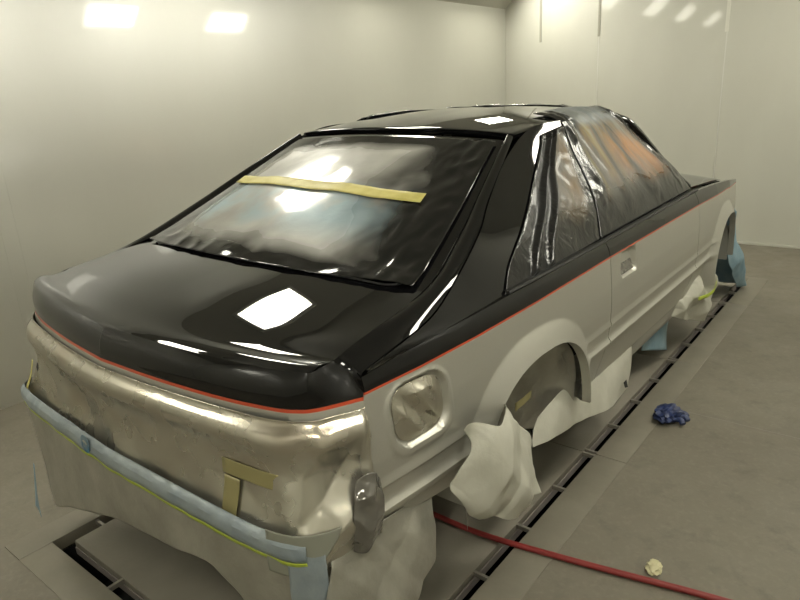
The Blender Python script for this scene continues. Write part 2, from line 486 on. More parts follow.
# ceiling with the two slanted runs that carry the lights
V, F = [], []
sec = [(WX0 - .08, HW), (WX0, HW), (WX0 + HX, HC), (WX1 - HX, HC), (WX1, HW), (WX1 + .08, HW), (WX1 + .08, HC + .1), (WX0 - .08, HC + .1)]
for y in (WY0, WY1): V += [(x, y, z) for x, z in sec]
for i in range(8): F.append((i, (i + 1) % 8, 8 + (i + 1) % 8, 8 + i))
F += [tuple(range(7, -1, -1)), tuple(range(8, 16))]
structure(mesh_obj('ceiling', V, F, M['ceil'], None, None, None, False))
def strip(lo, hi, m=None):
    global k
    o = structure(box('trim_%d' % k, lo, hi, m or M['seam'])); k += 1; return o
for y in (.61, .69): strip((WX0, y - .0025, 0), (WX0 + .0015, y + .0025, HW), M['wall'])
for x in (-1.02, .19): strip((x - .005, WY1 - .0015, 0), (x + .005, WY1, 2.6), M['wall'])
for x in (-1.02, -1.67): strip((x - .012, WY1 - .006, 2.02), (x + .012, WY1, 2.75))
strip((.17, WY1 - .006, 1.95), (.20, WY1, 2.75), M['white_steel'])
strip((WX0, WY1 - .02, 0), (WX1, WY1, .018), M['wall'])

# lights in the slanted panels
def ceiling_light(side, y, label):
    x0, x1 = (WX0, WX0 + HX) if side < 0 else (WX1, WX1 - HX)
    mid = Vector((x0 + (x1 - x0) * .50, y, HW + (HC - HW) * .50))
    t = Vector((x1 - x0, 0, HC - HW)).normalized()          # up the slope
    nn = Vector((-t.z * (1 if side < 0 else -1), 0, abs(t.x))) * -1
    if nn.z > 0: nn = -nn
    root = empty('ceiling_light', mid, label, 'ceiling light', 'booth ceiling lights')
    def slabb(name, hu, hv, d0, d1, m, hole=None):
        V, F = [], []
        def ring(u, v, d):
            return [tuple(mid + t * (a * u) + Vector((0, b * v, 0)) + nn * d) for a, b in ((-1, -1), (1, -1), (1, 1), (-1, 1))]
        if hole is None:
            V = ring(hu, hv, d0) + ring(hu, hv, d1)
            F = [(0, 1, 2, 3), (4, 5, 6, 7)] + [(i, (i + 1) % 4, 4 + (i + 1) % 4, 4 + i) for i in range(4)]
        else:
            V = ring(hu, hv, d0) + ring(hu, hv, d1) + ring(hole[0], hole[1], d1) + ring(hole[0], hole[1], d0)
            F = []
            for r in range(3): F += [(4 * r + i, 4 * r + (i + 1) % 4, 4 * r + 4 + (i + 1) % 4, 4 * r + 4 + i) for i in range(4)]
        return mesh_obj(name, V, F, m, root, None, None, False)
    slabb('light_frame', .185, .345, .001, .03, M['white_steel'], (.157, .31))
    slabb('diffuser', .155, .308, .004, .014, M['light'])
    return root
lab = {(-1, .3): 'ceiling light on the slant above the left wall, level with the tail of the car',
       (-1, 1.92): 'ceiling light on the slant above the left wall, level with the rear window',
       (-1, 3.75): 'ceiling light above the left wall, over its middle bright patch',
       (-1, 5.45): 'ceiling light on the slant above the left wall, nearest the far corner',
       (1, .3): 'ceiling light on the slant above the right wall, level with the tail of the car',
       (1, 2.03): 'ceiling light on the slant above the right wall, level with the quarter window',
       (1, 3.75): 'ceiling light above the right wall, mirrored as the left patch in the left wall',
       (1, 5.45): 'ceiling light above the right wall, mirrored as the right patch in the left wall',
       (-1, -1.55): 'ceiling light above the left wall, behind the camera',
       (1, -1.55): 'ceiling light above the right wall, behind the camera'}
for (s, y), l in lab.items(): ceiling_light(s, y, l)

# ------------------------------------------------------------------ the car
WARP[0] = True
car = empty('car', (0, 2.1, 0), 'two-tone hatchback coupe, black above an orange pinstripe, silver below, masked for painting', 'car')

WY = [.10, .14, .20, .26, .45, .70, 1.04, 1.61, 2.87, 3.3, 3.7, 4.13, 4.26]
WXs = [.70, .742, .778, .798, .820, .838, .850, .857, .860, .852, .83, .776, .745]
def Wp(y): return lerp1(y, WY, WXs)
PZ = [.25, .36, .44, .50, .548, .560, .572, .582, .592, .602, .640, .648, .658, .668, .72, .80, .924, .955, .985, 1.0]
PD = [-.085, -.055, -.034, -.016, -.003, .010, .017, .018, .010, .006, .010, .017, .016, .012, .014, .011, 0., -.008, -.024, -.036]
def prof(z): return lerp1(z, PZ, PD)
ARCH = [(1.02, .40, .365, .362, 2.35), (3.56, .40, .35, .362, 2.3)]     # yc, zc, half width, height, exponent
def zstripe(y): return lerp1(y, [.2, .27, 1.6, 2.87, 3.6, 4.2], [.903, .905, .924, .924, .905, .868])
def zbelt(y): return lerp1(y, [.27, .36, .56, .9, 1.6, 2.1, 2.9, 3.3, 3.7, 4.2], [.945, .955, .965, .973, .980, .986, .992, .975, .945, .885])
def zsill(y): return lerp1(y, [.2, .6, .7, 1.4, 1.5, 3.2, 4.0, 4.2], [.54, .48, .45, .42, .40, .40, .42, .5])
def zbot(y):
    z = zsill(y)
    for yc, zc, a, h, e in ARCH:
        d = abs(y - yc) / a
        if d < 1: z = max(z, zc + h * (1 - d ** e) ** (1 / e))
    return z
def flare(y, z):
    f = 0.
    for yc, zc, a, h, e in ARCH:
        r = (abs((y - yc) / a) ** e + abs(max(z - zc, 0) / h) ** e) ** (1 / e)
        if z > .38: f = max(f, .046 * min(1, max(0, (1.20 - r) / .20)))
    return f
def pocket(y, z, y0, y1, z0, z1, slant, r, d):
    yy = y - slant * (z - (z0 + z1) / 2)
    dx = max(y0 + r - yy, yy - (y1 - r), 0); dz = max(z0 + r - z, z - (z1 - r), 0)
    return d * (1 - sm(r - .006, r + .006, math.hypot(dx, dz)))
def bodyx(y, z):
    p = prof(z); f = flare(y, z)
    x = Wp(y) + p * (1 - min(f / .046, 1)) + f
    if y < 1.65:   # fuel filler pocket with its raised lip
        x += pocket(y, z, .318, .560, .690, .893, -.08, .07, .004) - pocket(y, z, .338, .540, .715, .885, -.08, .06, .016)
    x -= pocket(y, z, 1.745, 1.905, .815, .905, -.06, .02, .022)
    return x
def yrear(z): return lerp1(z, [.45, .55, .65, .78, .89, .905, .945, .966], [.262, .255, .25, .248, .258, .264, .264, .275])

def side_cols(y0, y1, step=.0125):
    c = set(np.round(np.arange(y0, y1 + 1e-6, (y1 - y0) / round((y1 - y0) / step)), 5))
    for yc, zc, a, h, e in ARCH:
        for th in np.linspace(0, math.pi, 61):
            y = yc + a * math.copysign(abs(math.cos(th)) ** (2 / e), math.cos(th))
            if y0 + .003 < y < y1 - .003: c.add(round(float(y), 5))
    if y0 < 1: c |= set(np.round(np.arange(.31, .585, .0045), 5))
    c |= {y0, y0 + .004, y1 - .004, y1}
    s = sorted(c); out = [s[0]]
    for v in s[1:]:
        if v - out[-1] > .0009: out.append(v)
    out[-1] = y1
    return out
ZR = sorted(set([.40, .42, .44, .46, .48, .50, .52, .535, .548, .554, .560, .566, .572, .582, .592, .602, .612, .625, .640, .644, .648, .658, .668]
                + list(np.round(np.arange(.678, .90, .0055), 4))))
SILV, RED, BLK = 0, 1, 2
def lower_panel(y0, y1, sgn, rear_edge=False, front_edge=None):
    """body side between sill and belt as a grid following the arch cut"""
    cols = side_cols(y0, y1); rows = []
    G = []
    for j in range(len(ZR) + 2 + 2 + 6):
        row = []
        for y in cols:
            zs = zstripe(y); zb_ = zbelt(y); lo = zbot(y)
            if j < len(ZR): z = min(max(ZR[j], lo), zs - .003)
            elif j == len(ZR): z = zs - .003
            elif j == len(ZR) + 1: z = zs + .003
            else: z = zs + .003 + (zb_ - zs - .003) * (j - len(ZR) - 1) / 8.
            yy = y
            if rear_edge: yy = y + (yrear(z) - y0) * max(0, 1 - (y - y0) / .12)
            row.append((sgn * bodyx(yy, z), yy, z))
        G.append(row)
    P = np.array(G)
    geo = []
    nv, nu = P.shape[:2]
    N = np.zeros_like(P); N[..., 0] = sgn
    V = [tuple(p) for r in P for p in r]; U = [(0, 0)] * len(V); F, A = [], []
    for j in range(nv - 1):
        m = SILV if j < len(ZR) else RED if j == len(ZR) else BLK
        for i in range(nu - 1):
            q = (j * nu + i, j * nu + i + 1, (j + 1) * nu + i + 1, (j + 1) * nu + i)
            if abs(P[j, i, 2] - P[j + 1, i, 2]) < 1e-6 and abs(P[j, i + 1, 2] - P[j + 1, i + 1, 2]) < 1e-6: continue
            F.append(q if sgn > 0 else q[::-1]); A.append(m)
    def flange(idx, ms, d):
        b0 = len(V)
        for (j, i) in idx: p = P[j, i]; V.append((p[0] - sgn * d, p[1], p[2])); U.append((0, 0))
        for a in range(len(idx) - 1):
            (ja, ia), (jb, ib) = idx[a], idx[a + 1]
            if np.linalg.norm(P[ja, ia] - P[jb, ib]) < 1e-6: continue
            F.append((ja * nu + ia, jb * nu + ib, b0 + a + 1, b0 + a)); A.append(ms[a])
    flange([(0, i) for i in range(nu)], [SILV] * nu, .035)
    ms = [SILV if j < len(ZR) else RED if j == len(ZR) else BLK for j in range(nv)]
    flange([(j, 0) for j in range(nv)], ms, .02); flange([(j, nu - 1) for j in range(nv)], ms, .02)
    flange([(nv - 1, i) for i in range(nu)], [BLK] * nu, .02)
    return V, F, A, U

# hatch outline: K = lower edge / gap to the quarter panel, L = crease along deck and window frame
KK = [(0, .050, .905), (.25, .058, .905), (.5, .08, .905), (.66, .110, .905), (.715, .133, .905), (.742, .156, .905), (.768, .200, .905),
      (.797, .258, .905), (.800, .256, .943), (.800, .268, .962), (.797, .36, .976), (.785, .555, 1.004), (.755, .735, 1.072), (.708, .925, 1.152), (.660, 1.06, 1.222), (.594, 1.29, 1.330), (.557, 1.415, 1.390)]
LL = [(0, .078, .985), (.25, .085, .985), (.48, .102, .985), (.64, .126, .985), (.702, .142, .985), (.738, .158, .985), (.742, .185, .986),
      (.741, .22, .988), (.740, .25, .990), (.738, .28, .997), (.732, .36, 1.0075), (.722, .53, 1.028), (.700, .70, 1.064), (.655, .905, 1.150), (.617, 1.05, 1.216), (.558, 1.28, 1.325), (.530, 1.405, 1.384)]
KS = [0, 1, 2, 3, 4, 5, 6, 7, 8, 9, 10, 11, 12, 13, 14, 15, 16]
GQ = [(p[0] + .006, p[1] + (.006 if p[2] < 1 else 0), p[2]) for p in KK]

ZT = [.3, .9, .975, 1.03, 1.10, 1.17, 1.25, 1.32, 1.40, 1.425]; XT = [.85, .84, .812, .785, .745, .70, .645, .603, .564, .552]
def sidex(z): return lerp1(z, ZT, XT)
# outlines of the side windows, bottom to top: quarter window rear edge, its front edge = door window rear edge, windshield pillar
QR = [(.885, .972), (.976, 1.041), (1.163, 1.127), (1.333, 1.215), (1.536, 1.333), (1.60, 1.385)]
DR = [(1.640, .984), (1.733, 1.10), (1.778, 1.19), (1.800, 1.30), (1.810, 1.365), (1.812, 1.405)]
DF = [(2.90, .998), (2.825, 1.105), (2.735, 1.195), (2.605, 1.305), (2.53, 1.365), (2.46, 1.405)]
def window_net(sgn, A_, B_, ns=7):
    net = []
    for (ya, za), (yb, zb_) in zip(A_, B_):
        r = []
        for t in np.linspace(0, 1, ns):
            z = za + (zb_ - za) * t; r.append((sgn * (sidex(z) + .004), ya + (yb - ya) * t, z))
        net.append(r)
    return net
def sail(sgn):
    yb = (.275, .37, .56, .76, 1.0, 1.2, 1.42, 1.60, 1.83)
    bel = [(sidex(zbelt(y)) if y > .6 else Wp(y) + prof(zbelt(y)), y, zbelt(y)) for y in yb]
    top = [GQ[9], GQ[10], GQ[11], GQ[12], GQ[13], GQ[14], GQ[15], (.558, 1.55, 1.412), (.556, 1.83, 1.424)]
    net = []
    for f in (0, .3, .7, 1.):
        r = []
        for i, (b, t) in enumerate(zip(bel, top)):
            b, t = np.array(b), np.array(t); q = b + (t - b) * f
            q[0] += (sidex(q[2]) - q[0]) * min(1, f * 3, (1 - f) * 3) * min(1, max(0, (t[2] - b[2]) / .12))
            r.append((sgn * q[0], q[1], q[2]))
        net.append(r)
    P, us, vs = net_surface(net, 60, 28)
    return grid_geo(P, ref=CEN, skirt=.014, matfn=lambda a, b: BLK)
mats3 = [M['silver'], M['stripe'], M['black']]
for sgn in (1, -1):
    V, F, A, U = join_geo([lower_panel(.27, 1.628, sgn, True), sail(sgn)])
    q = mesh_obj('quarter_panel', V, F, mats3, car, A, None, True, 32)
    V, F, A, U = lower_panel(1.634, 2.868, sgn)
    d = mesh_obj('door', V, F, mats3, car, A, None, True, 32)
    V, F, A, U = lower_panel(2.874, 4.20, sgn)
    mesh_obj('front_fender', V, F, mats3, car, A, None, True, 32)
    # shiny handle recess backing plate on the door
    P = []
    for z in np.linspace(.822, .862, 5):
        P.append([(sgn * (Wp(y) + prof(z) - .020 + .012 * (1 - (z - .822) / .04)), y - .06 * (z - .86), z) for y in np.linspace(1.76, 1.895, 8)])
    V, F, A, U = grid_geo(np.array(P), skirt=.002)
    mesh_obj('handle_recess', V, F, M['foil_clear'], d, A)
    # rocker below the door
    net = []
    for z, dx in ((.40, -.050), (.36, -.058), (.30, -.078), (.285, -.13)):
        net.append([(sgn * (Wp(y) + dx), y, z) for y in np.linspace(1.40, 3.20, 6)])
    patch('rocker_panel', net, 30, 10, M['silver_dirty'], car, skirt=.012)
    # belt moulding under the windows
    pts = [(sgn * (Wp(y) - .030), y, zbelt(y) + .004) for y in np.linspace(.90, 2.90, 9)]
    tube('belt_moulding', pts, .012, M['rubber'], car, 8, 60, .009)
    # inner wheel arch liner
    for (yc, zc, a, h, e) in ARCH:
        rows = []
        for x in (.835, .70, .50):
            rows.append([(sgn * (x - (.0 if x < .8 else .86 - Wp(yc))), yc + (a + .012) * math.cos(th), zc - .02 + (h + .01) * math.sin(th)) for th in np.linspace(0, math.pi, 13)])
        P, us, vs = net_surface(rows, 40, 8)
        V, F, A, U = grid_geo(P, ref=(0, yc, 2.5))
        o = mesh_obj('wheel_well', V, F, M['silver_dirty'], car, A)
    # pillars and roof rail
    ap = [(sgn * .535, 2.40, 1.408), (sgn * .552, 2.46, 1.395), (sgn * .600, 2.55, 1.345), (sgn * .690, 2.78, 1.145), (sgn * .768, 2.955, 1.005)]
    tube('windshield_pillar', ap, .026, M['black'], car, 10, 40, .022)
    # side glass
    dn = window_net(sgn, DR, DF)
    patch('door_window', dn, 24, 16, M['glass'], d, off=-.012, skirt=.004)

# hatch lid: rear face, corner and pillars as one band, deck and glass surround inside it
Kc, Lc = np.array(KK), np.array(LL)
NT_ = 110
ts = np.linspace(0, len(KK) - 1, NT_)
def band(sgn):
    rows = [[], [], [], []]; up = [[] for _ in range(12)]
    for t in ts:
        kp, lp = cr(Kc, t), cr(Lc, t)
        drop = .036 if t <= 7. else .036 * max(0, 1 - (t - 7.) / .12)
        out = np.array([kp[0], kp[1] - .55 if kp[1] < .55 else 0, 0.]); out /= (np.linalg.norm(out) or 1)
        base = np.array([kp[0], kp[1], kp[2] - drop]) + out * .006 * (drop / .036)
        zr, zb_ = min(.899, kp[2]), .8905
        for r, z in ((0, base[2]), (1, zb_), (2, zr)):
            if drop > .015:
                f = (kp[2] - z) / drop; p = kp + (base - kp) * f
            else: p = kp.copy()
            rows[r].append(p)
        mid = (kp + lp) / 2
        ax = np.gradient(np.array([cr(Kc, max(t - .1, 0)), kp, cr(Kc, min(t + .1, len(KK) - 1))]), axis=0)[1]
        nrm = np.cross(ax, lp - kp); nrm /= (np.linalg.norm(nrm) or 1)
        if (nrm * (mid - np.array([0, 1., .6]))).sum() < 0: nrm = -nrm
        hgt = .008 * (1 - sm(5.0, 6.3, t)) + .014 * sm(9.6, 11.5, t)
        c = mid + nrm * hgt
        for q in range(12):
            f = q / 11; p = (1 - f) ** 2 * kp + 2 * f * (1 - f) * (mid + nrm * 2 * hgt) + f * f * lp
            up[q].append(p)
    R = rows[:3] + up
    P = np.array(R); P[..., 0] *= sgn
    V = [tuple(p) for r in P for p in r]; F, A = [], []
    nv, nu = P.shape[:2]
    for j in range(nv - 1):
        m = SILV if j == 0 else RED if j == 1 else BLK
        for i in range(nu - 1):
            q = (j * nu + i, j * nu + i + 1, (j + 1) * nu + i + 1, (j + 1) * nu + i)
            F.append(q if sgn > 0 else q[::-1]); A.append(m)
    b0 = len(V)                                     # flange turned in at the gap
    for i in range(nu):
        p = P[0, i]; V.append((p[0] * .985, p[1] + .008, p[2] - .02))
    for i in range(nu - 1):
        q = (i + 1, i, b0 + i, b0 + i + 1); F.append(q if sgn > 0 else q[::-1]); A.append(BLK if ts[i] > 7 else SILV)
    return V, F, A, [(0, 0)] * len(V)
def hatch_rows(rows, nc=9):
    net = []
    for (w, yc, ys_, zs_, zc_, e) in rows:
        r = []
        for s in SS:
            a = abs(s); r.append((w * s, yc + (ys_ - yc) * a ** e, zs_ + (zc_ - zs_) * (1 - a ** 1.8)))
        net.append(r)
    return net
# deck: rear row sits on the crease
def creaserow(nc, inset=0., lift=0.):
    r = []
    for s in SS:
        t = np.interp(abs(s) * .738, [p[0] for p in LL[:6]], range(6)); p = cr(Lc, t)
        r.append((math.copysign(p[0] + .004 * (inset > 0) * max(0, abs(s) - .9) * 10, s) if s else 0., p[1] + inset, p[2] + lift))
    return r
SS = [-1, -.984, -.955] + list(np.linspace(-.9, .9, 21)) + [.955, .984, 1]
NC = len(SS)
deck = [creaserow(NC), creaserow(NC, .012, .0045), creaserow(NC, .030, .0085)]
for (w, yc, ys_, zs_, zc_, e) in ((.7405, .16, .235, .9885, 1.0015, 3), (.735, .26, .32, 1.0025, 1.0195, 2.6), (.725, .40, .48, 1.0215, 1.0405, 2.2), (.713, .555, .625, 1.040, 1.058, 2.0)):
    deck += hatch_rows([(w, yc, ys_, zs_, zc_, e)], NC)
P, us, vs = net_surface(deck, 105, 44)
deckgeo = grid_geo(P, ref=(0, .3, 0), matfn=lambda a, b: BLK)
GL = [(.713, .555, .625, 1.040, 1.058, 2.2), (.692, .66, .735, 1.079, 1.108, 2.2), (.632, .91, .995, 1.190, 1.225, 2.2), (.576, 1.16, 1.215, 1.294, 1.331, 2.2), (.531, 1.36, 1.405, 1.383, 1.412, 2.2)]
P, us, vs = net_surface(hatch_rows(GL, NC), 79, 30)
surgeo = grid_geo(P, ref=(0, 1.2, .4), off=-.004, matfn=lambda a, b: BLK)
V, F, A, U = join_geo([band(1), band(-1), deckgeo, surgeo])
hatch = mesh_obj('hatch_lid', V, F, mats3, car, A, None, True, 38)
def glass_pt(s, v):
    """point on the rear glass: s -1..1 across, v 0..1 upward"""
    g = np.array(GL); r = cr(g, v * (len(GL) - 1)); w, yc, ys_, zs_, zc_, e = r; a = abs(s)
    return (w * s, yc + (ys_ - yc) * a ** e, zs_ + (zc_ - zs_) * (1 - a ** 1.8))
def glass_net(s0, s1, v0, v1, nc=11, nr=7):
    return [[glass_pt(s, v) for s in np.linspace(s0, s1, nc)] for v in np.linspace(v0, v1, nr)]
patch('rear_glass', glass_net(-.86, .86, .07, .90), 30, 20, M['glass'], hatch, ref=(0, 1.2, .4), off=.001, skirt=.004)
tube('glass_seal', [glass_pt(-.88, .90)] + [glass_pt(-.88, v) for v in (.6, .3, .05)] + [glass_pt(s, .04) for s in (-.6, 0, .6)] + [glass_pt(.88, v) for v in (.05, .3, .6)] + [glass_pt(.88, .90)],
     .004, M['rubber'], hatch, 8, 120)

# roof, windshield, hood
roof = []
for (y, w, ze, zc_) in ((1.43, .548, 1.394, 1.420), (1.46, .553, 1.402, 1.432), (1.7, .556, 1.420, 1.458), (2.05, .556, 1.434, 1.475), (2.3, .553, 1.434, 1.474), (2.43, .548, 1.418, 1.458), (2.50, .545, 1.39, 1.430)):
    r = []
    for s in np.linspace(-1, 1, 13):
        a = abs(s); r.append((w * s, y + .02 * (1 - a * a) * (1 if y > 2.3 else -1 if y < 1.5 else 0), ze + (zc_ - ze) * (1 - a ** 2.6)))
    roof.append(r)
patch('roof', roof, 50, 40, M['black'], car, ref=(0, 2, .5), skirt=.012, drop=.004, eps=.006)
wind = []
for (y, w, ze, zc_) in ((2.48, .545, 1.400, 1.440), (2.7, .63, 1.22, 1.27), (2.93, .71, 1.05, 1.10), (3.02, .74, .985, 1.03)):
    wind.append([(w * s, y + .06 * (1 - s * s), ze + (zc_ - ze) * (1 - abs(s) ** 2.2)) for s in np.linspace(-1, 1, 9)])
patch('windshield', wind, 30, 16, M['glass'], car, ref=(0, 2, .5), skirt=.006)
hood = []
for (y, w, ze, zc_) in ((3.03, .765, .990, 1.035), (3.3, .765, .975, 1.025), (3.7, .75, .945, .995), (4.05, .70, .895, .935), (4.20, .665, .86, .885), (4.235, .655, .82, .84)):
    r = []
    for s in np.linspace(-1, 1, 15):
        a = abs(s); b = .012 * (1 - sm(.35, .5, a)) * (1 - sm(3.6, 4.1, y))
        r.append((w * s, y + .03 * (1 - a * a), ze + (zc_ - ze) * (1 - a ** 2.4) + b))
    hood.append(r)
patch('hood', hood, 50, 30, M['black'], car, ref=(0, 3.5, .2), skirt=.012)
net = [[(x * 1.0, 4.26 - .35 * max(0, abs(x) - .45) ** 1.5, z) for x in np.linspace(-.72, .72, 9)] for z in (.85, .7, .55, .45)]
patch('radiator_support', net, 24, 8, M['silver_dirty'], car, skirt=.01)
# tail panel hidden behind the film, floor pan
tail = []
for z in (.870, .80, .72, .62, .50):
    tail.append([(x, lerp1(abs(x), [0, .25, .5, .66, .722, .758, .783], [.06, .068, .09, .12, .148, .19, .243]) + .012 + .07 * min(1, (.876 - z) / .06) * (1 if abs(x) < .76 else .3), z) for x in (-.775, -.75, -.715, -.66, -.5, -.25, 0, .25, .5, .66, .715, .75, .775)])
patch('tail_panel', tail, 40, 10, M['silver'], car, skirt=.01)
bm = bmesh.new()
box_bm(bm, (-.66, .30, .42), (.66, 4.1, .47)); box_bm(bm, (-.46, .30, .36), (-.36, 4.0, .44)); box_bm(bm, (.36, .30, .36), (.46, 4.0, .44))
bm_obj('floor_pan', bm, M['dark'], car, False)
box('rear_axle', (-.62, .99, .36), (.62, 1.08, .44), M['dark'], car, .02)
box('bumper_beam', (-.70, .075, .60), (.70, .15, .72), M['dark'], car, .02)

# fuel filler neck under its own scrap of masking
pf = [(Wp(.43) - .012, .43, .80), (Wp(.43) - .006, .43, .80)]
def blob(name, c, r, m, parent, seed, amp=.35, sub=3, n=None):
    bm = bmesh.new(); bmesh.ops.create_icosphere(bm, subdivisions=sub, radius=1.)
    for v_ in bm.verts:
        d = v_.co.normalized(); s = 1 + amp * (ridged(d, 1.9, seed) - .4) + amp * .5 * nz(d, 4.3, seed)
        v_.co = Vector((c[0] + d.x * r[0] * s, c[1] + d.y * r[1] * s, c[2] + d.z * r[2] * s))
    return bm_obj(name, bm, m, parent, True, 24)

WARP[0] = False
# stands that carry the car, out of sight under the floor pan
for x in (-.41, .41):
    for y in (1.62, 3.05):
        st = empty('jack_stand', (x, y, -.002), 'black steel stand in the dark under the car floor', 'jack stand', 'stands carrying the car')
        bm = bmesh.new()
        for dx, dy in ((-1, -1), (1, -1), (1, 1), (-1, 1)):
            a, b = Vector((x + dx * .10, y + dy * .10, -.001)), Vector((x + dx * .03, y + dy * .03, .27))
            r = bmesh.ops.create_cone(bm, cap_ends=True, segments=6, radius1=.012, radius2=.012, depth=(b - a).length)
            mtx = Matrix.Translation((a + b) / 2) @ (b - a).to_track_quat('Z', 'Y').to_matrix().to_4x4()
            bmesh.ops.transform(bm, matrix=mtx, verts=r['verts'])
        for v_ in bm.verts: v_.co.z = max(v_.co.z, -.001)
        bm_obj('stand_leg_frame', bm, M['stand'], st)
        bm = bmesh.new(); box_bm(bm, (x - .03, y - .03, .25), (x + .03, y + .03, .345), .005); box_bm(bm, (x - .05, y - .03, .345), (x + .05, y + .03, .36), .004)
        bm_obj('stand_post', bm, M['stand'], st)

# ------------------------------------------------------------------ masking
WARP[0] = True
# rear window film with its yellow tape
RF = glass_net(-.95, .95, .015, .965, 15, 9)
_rf1, _rf2 = wrinkle(.004, 3.0, 2.3, True, .35), crease(.007, 2.6, 33, 4, True)
def rf_wr(u, v, p): return max(-.004, _rf1(u, v, p) + .7 * _rf2(u, v, p))
def rfw(u, v, p):
    s = rf_wr(u, v, p)
    lo = sm(.35, .05, v) if v < .35 else 0
    edge = sm(.80, .93, u) * (1 - sm(.97, 1., u))
    return s + lo * .004 * ridged(p, 9, 4.) + edge * .006 * ridged((p[0] * 2, p[1], p[2]), 10, 5.)
rear_film = sheet('window_masking_film', RF, 110, 70, M['rear_film'], None, .0008, rfw, (0, 1.2, .4), .007, angle=70)
tag(rear_film, 'hazy grey film over the big rear window, with one yellow tape strip', 'masking film', 'films over the car windows')
def on_glass(s0, s1, va, vb, off):
    net = []
    for f in (0, .5, 1):
        net.append([glass_pt(s, va(s) + (vb(s) - va(s)) * f) for s in np.linspace(s0, s1, 9)])
    return net
sheet('tape_strip', on_glass(-.90, .74, lambda s: .545 - .025 * (s + .9), lambda s: .595 - .025 * (s + .9), 0), 40, 5, M['tape'], rear_film, .0006,
      lambda u, v, p: .004 + rf_wr(.5, .5, p) + .002 * nz(p, 30, 2), (0, 1.2, .4), .010)

# right and left side window films
def qnet(sgn): return window_net(sgn, QR, [(y - .005, z) for y, z in DR])
def qwr(u, v, p):
    w = .004 * nz(p, 9, 1.) + .006 * ridged(p, 12, 3.) * sm(.45, 1., v)
    for (u0, u1, wd, h) in ((.25, .27, .045, .020), (.41, .50, .040, .018)):
        c = u0 + (u1 - u0) * v; wd2 = wd * (1 + .8 * v)
        w += h * math.exp(-((u - c) / wd2) ** 2 * 2.2)
    return w * min(1, min(u, 1 - u, v, 1 - v) * 25)
def dwr(u, v, p):
    w = .007 * ridged((u * 2.6 + .5 * v, v * .5, 0), 2.2, 4.) + .003 * nz(p, 7, 2.)
    if v > .85 or u < .1 or u > .9: w += .004 * ridged(p, 16, 2.)
    return w * min(1, min(u, 1 - u, v, 1 - v) * 14)
def dnet(sgn):
    net = window_net(sgn, DR, DF)
    for dz, dx in ((.024, .018), (.040, .06), (.052, .13)):
        net.append([(sgn * (.564 - dx), 1.80 + (2.42 - 1.80) * t, 1.400 + dz + .010 * math.sin(math.pi * t)) for t in np.linspace(0, 1, 7)])
    return net
for sgn, sd in ((1, 'right'), (-1, 'left')):
    o = sheet('window_masking_film', qnet(sgn), 70, 60, M['quarter_film'], None, .0008, qwr, CEN, .002, angle=70)
    tag(o, 'black plastic film over the quarter window on the far side' if sgn < 0 else 'crinkled black plastic film with two upright folds over the near quarter window', 'masking film', 'films over the car windows')
    o = sheet('window_masking_film', dnet(sgn), 90, 80, M['door_film'], None, .0008, dwr, CEN, .003, angle=70)
    tag(o, 'smeared orange and grey film over the near door window, lapping onto the roof' if sgn > 0 else 'plastic film over the door window on the far side, facing the left wall', 'masking film', 'films over the car windows')
rw = [[(p[0] * .93, p[1], p[2] + .001) for p in r] for r in (roof[4], roof[5])]
wf = [[tuple(rw[0][int(round(q))]) for q in np.linspace(0, 12, 9)], [tuple(rw[1][int(round(q))]) for q in np.linspace(0, 12, 9)]] + [[(p[0] * .96, p[1], p[2]) for p in r] for r in wind]
o = sheet('window_masking_film', wf, 110, 60, M['wind_film'], None, .0008, lambda u, v, p: .004 * max(0, ridged(p, 10, 1.5)) + (.012 * max(0, ridged((p[0], p[1] * .3, 0), 13, 2.) - .35) * min(1, v * 40) * (1 - sm(.06, .18, v))), (0, 2, .5), .003)
tag(o, 'plastic film over the windshield, its crumpled white edge taped across the roof front', 'masking film', 'films over the car windows')

# tail film, bumper band and skirt, following the plan curve of the tail
PC = [(-.800, .30), (-.794, .25), (-.765, .185), (-.738, .145), (-.66, .105), (-.5, .08), (-.25, .058), (0, .05), (.25, .058), (.5, .08), (.66, .105), (.738, .145), (.768, .195), (.796, .250), (.800, .258)]
PCc = np.array([(a, b, 0) for a, b in PC], float)
PS = [(-.800, .30), (-.796, .23), (-.778, .125), (-.748, .080), (-.66, .062), (-.5, .055), (-.25, .052), (0, .05), (.25, .052), (.5, .055), (.66, .062), (.745, .080), (.785, .13), (.808, .21), (.818, .262)]
PSc = np.array([(a, b, 0) for a, b in PS], float)
def plan(u, out, bar=0.):
    def at(t): return cr(PCc, t) * (1 - bar) + cr(PSc, t) * bar
    t = u * (len(PC) - 1); p = at(t); a = at(max(t - .2, 0)); b = at(min(t + .2, len(PC) - 1))
    d = b - a; nn = np.array([d[1], -d[0], 0]); nn /= np.linalg.norm(nn)
    return p + nn * out
def barf(z): return min(max((.86 - z) / .24, 0), 1)
def plan_u_of_x(x):
    us_ = np.linspace(.14, .86, 200); xs_ = [plan(u, 0, .8)[0] for u in us_]; return float(np.interp(x, xs_, us_))
FP = [(.876, .009), (.866, .013), (.846, .030), (.818, .032), (.780, .014), (.740, .004), (.690, .004), (.640, .012), (.600, .022), (.570, .024), (.540, .020)]
def tail_net(n, prof_, u0=0., u1=1., dz=lambda u: 0.):
    net = []
    for z, o_ in prof_:
        net.append([tuple(plan(u, o_ * (1 if .1 < u < .93 else .5), barf(z)) + np.array([0, 0, z + dz(u)])) for u in np.linspace(u0, u1, n)])
    return net
_c1, _c2 = crease(.030, 3.0, 11, 4, False), crease(.050, 4.2, 5, 4, False)
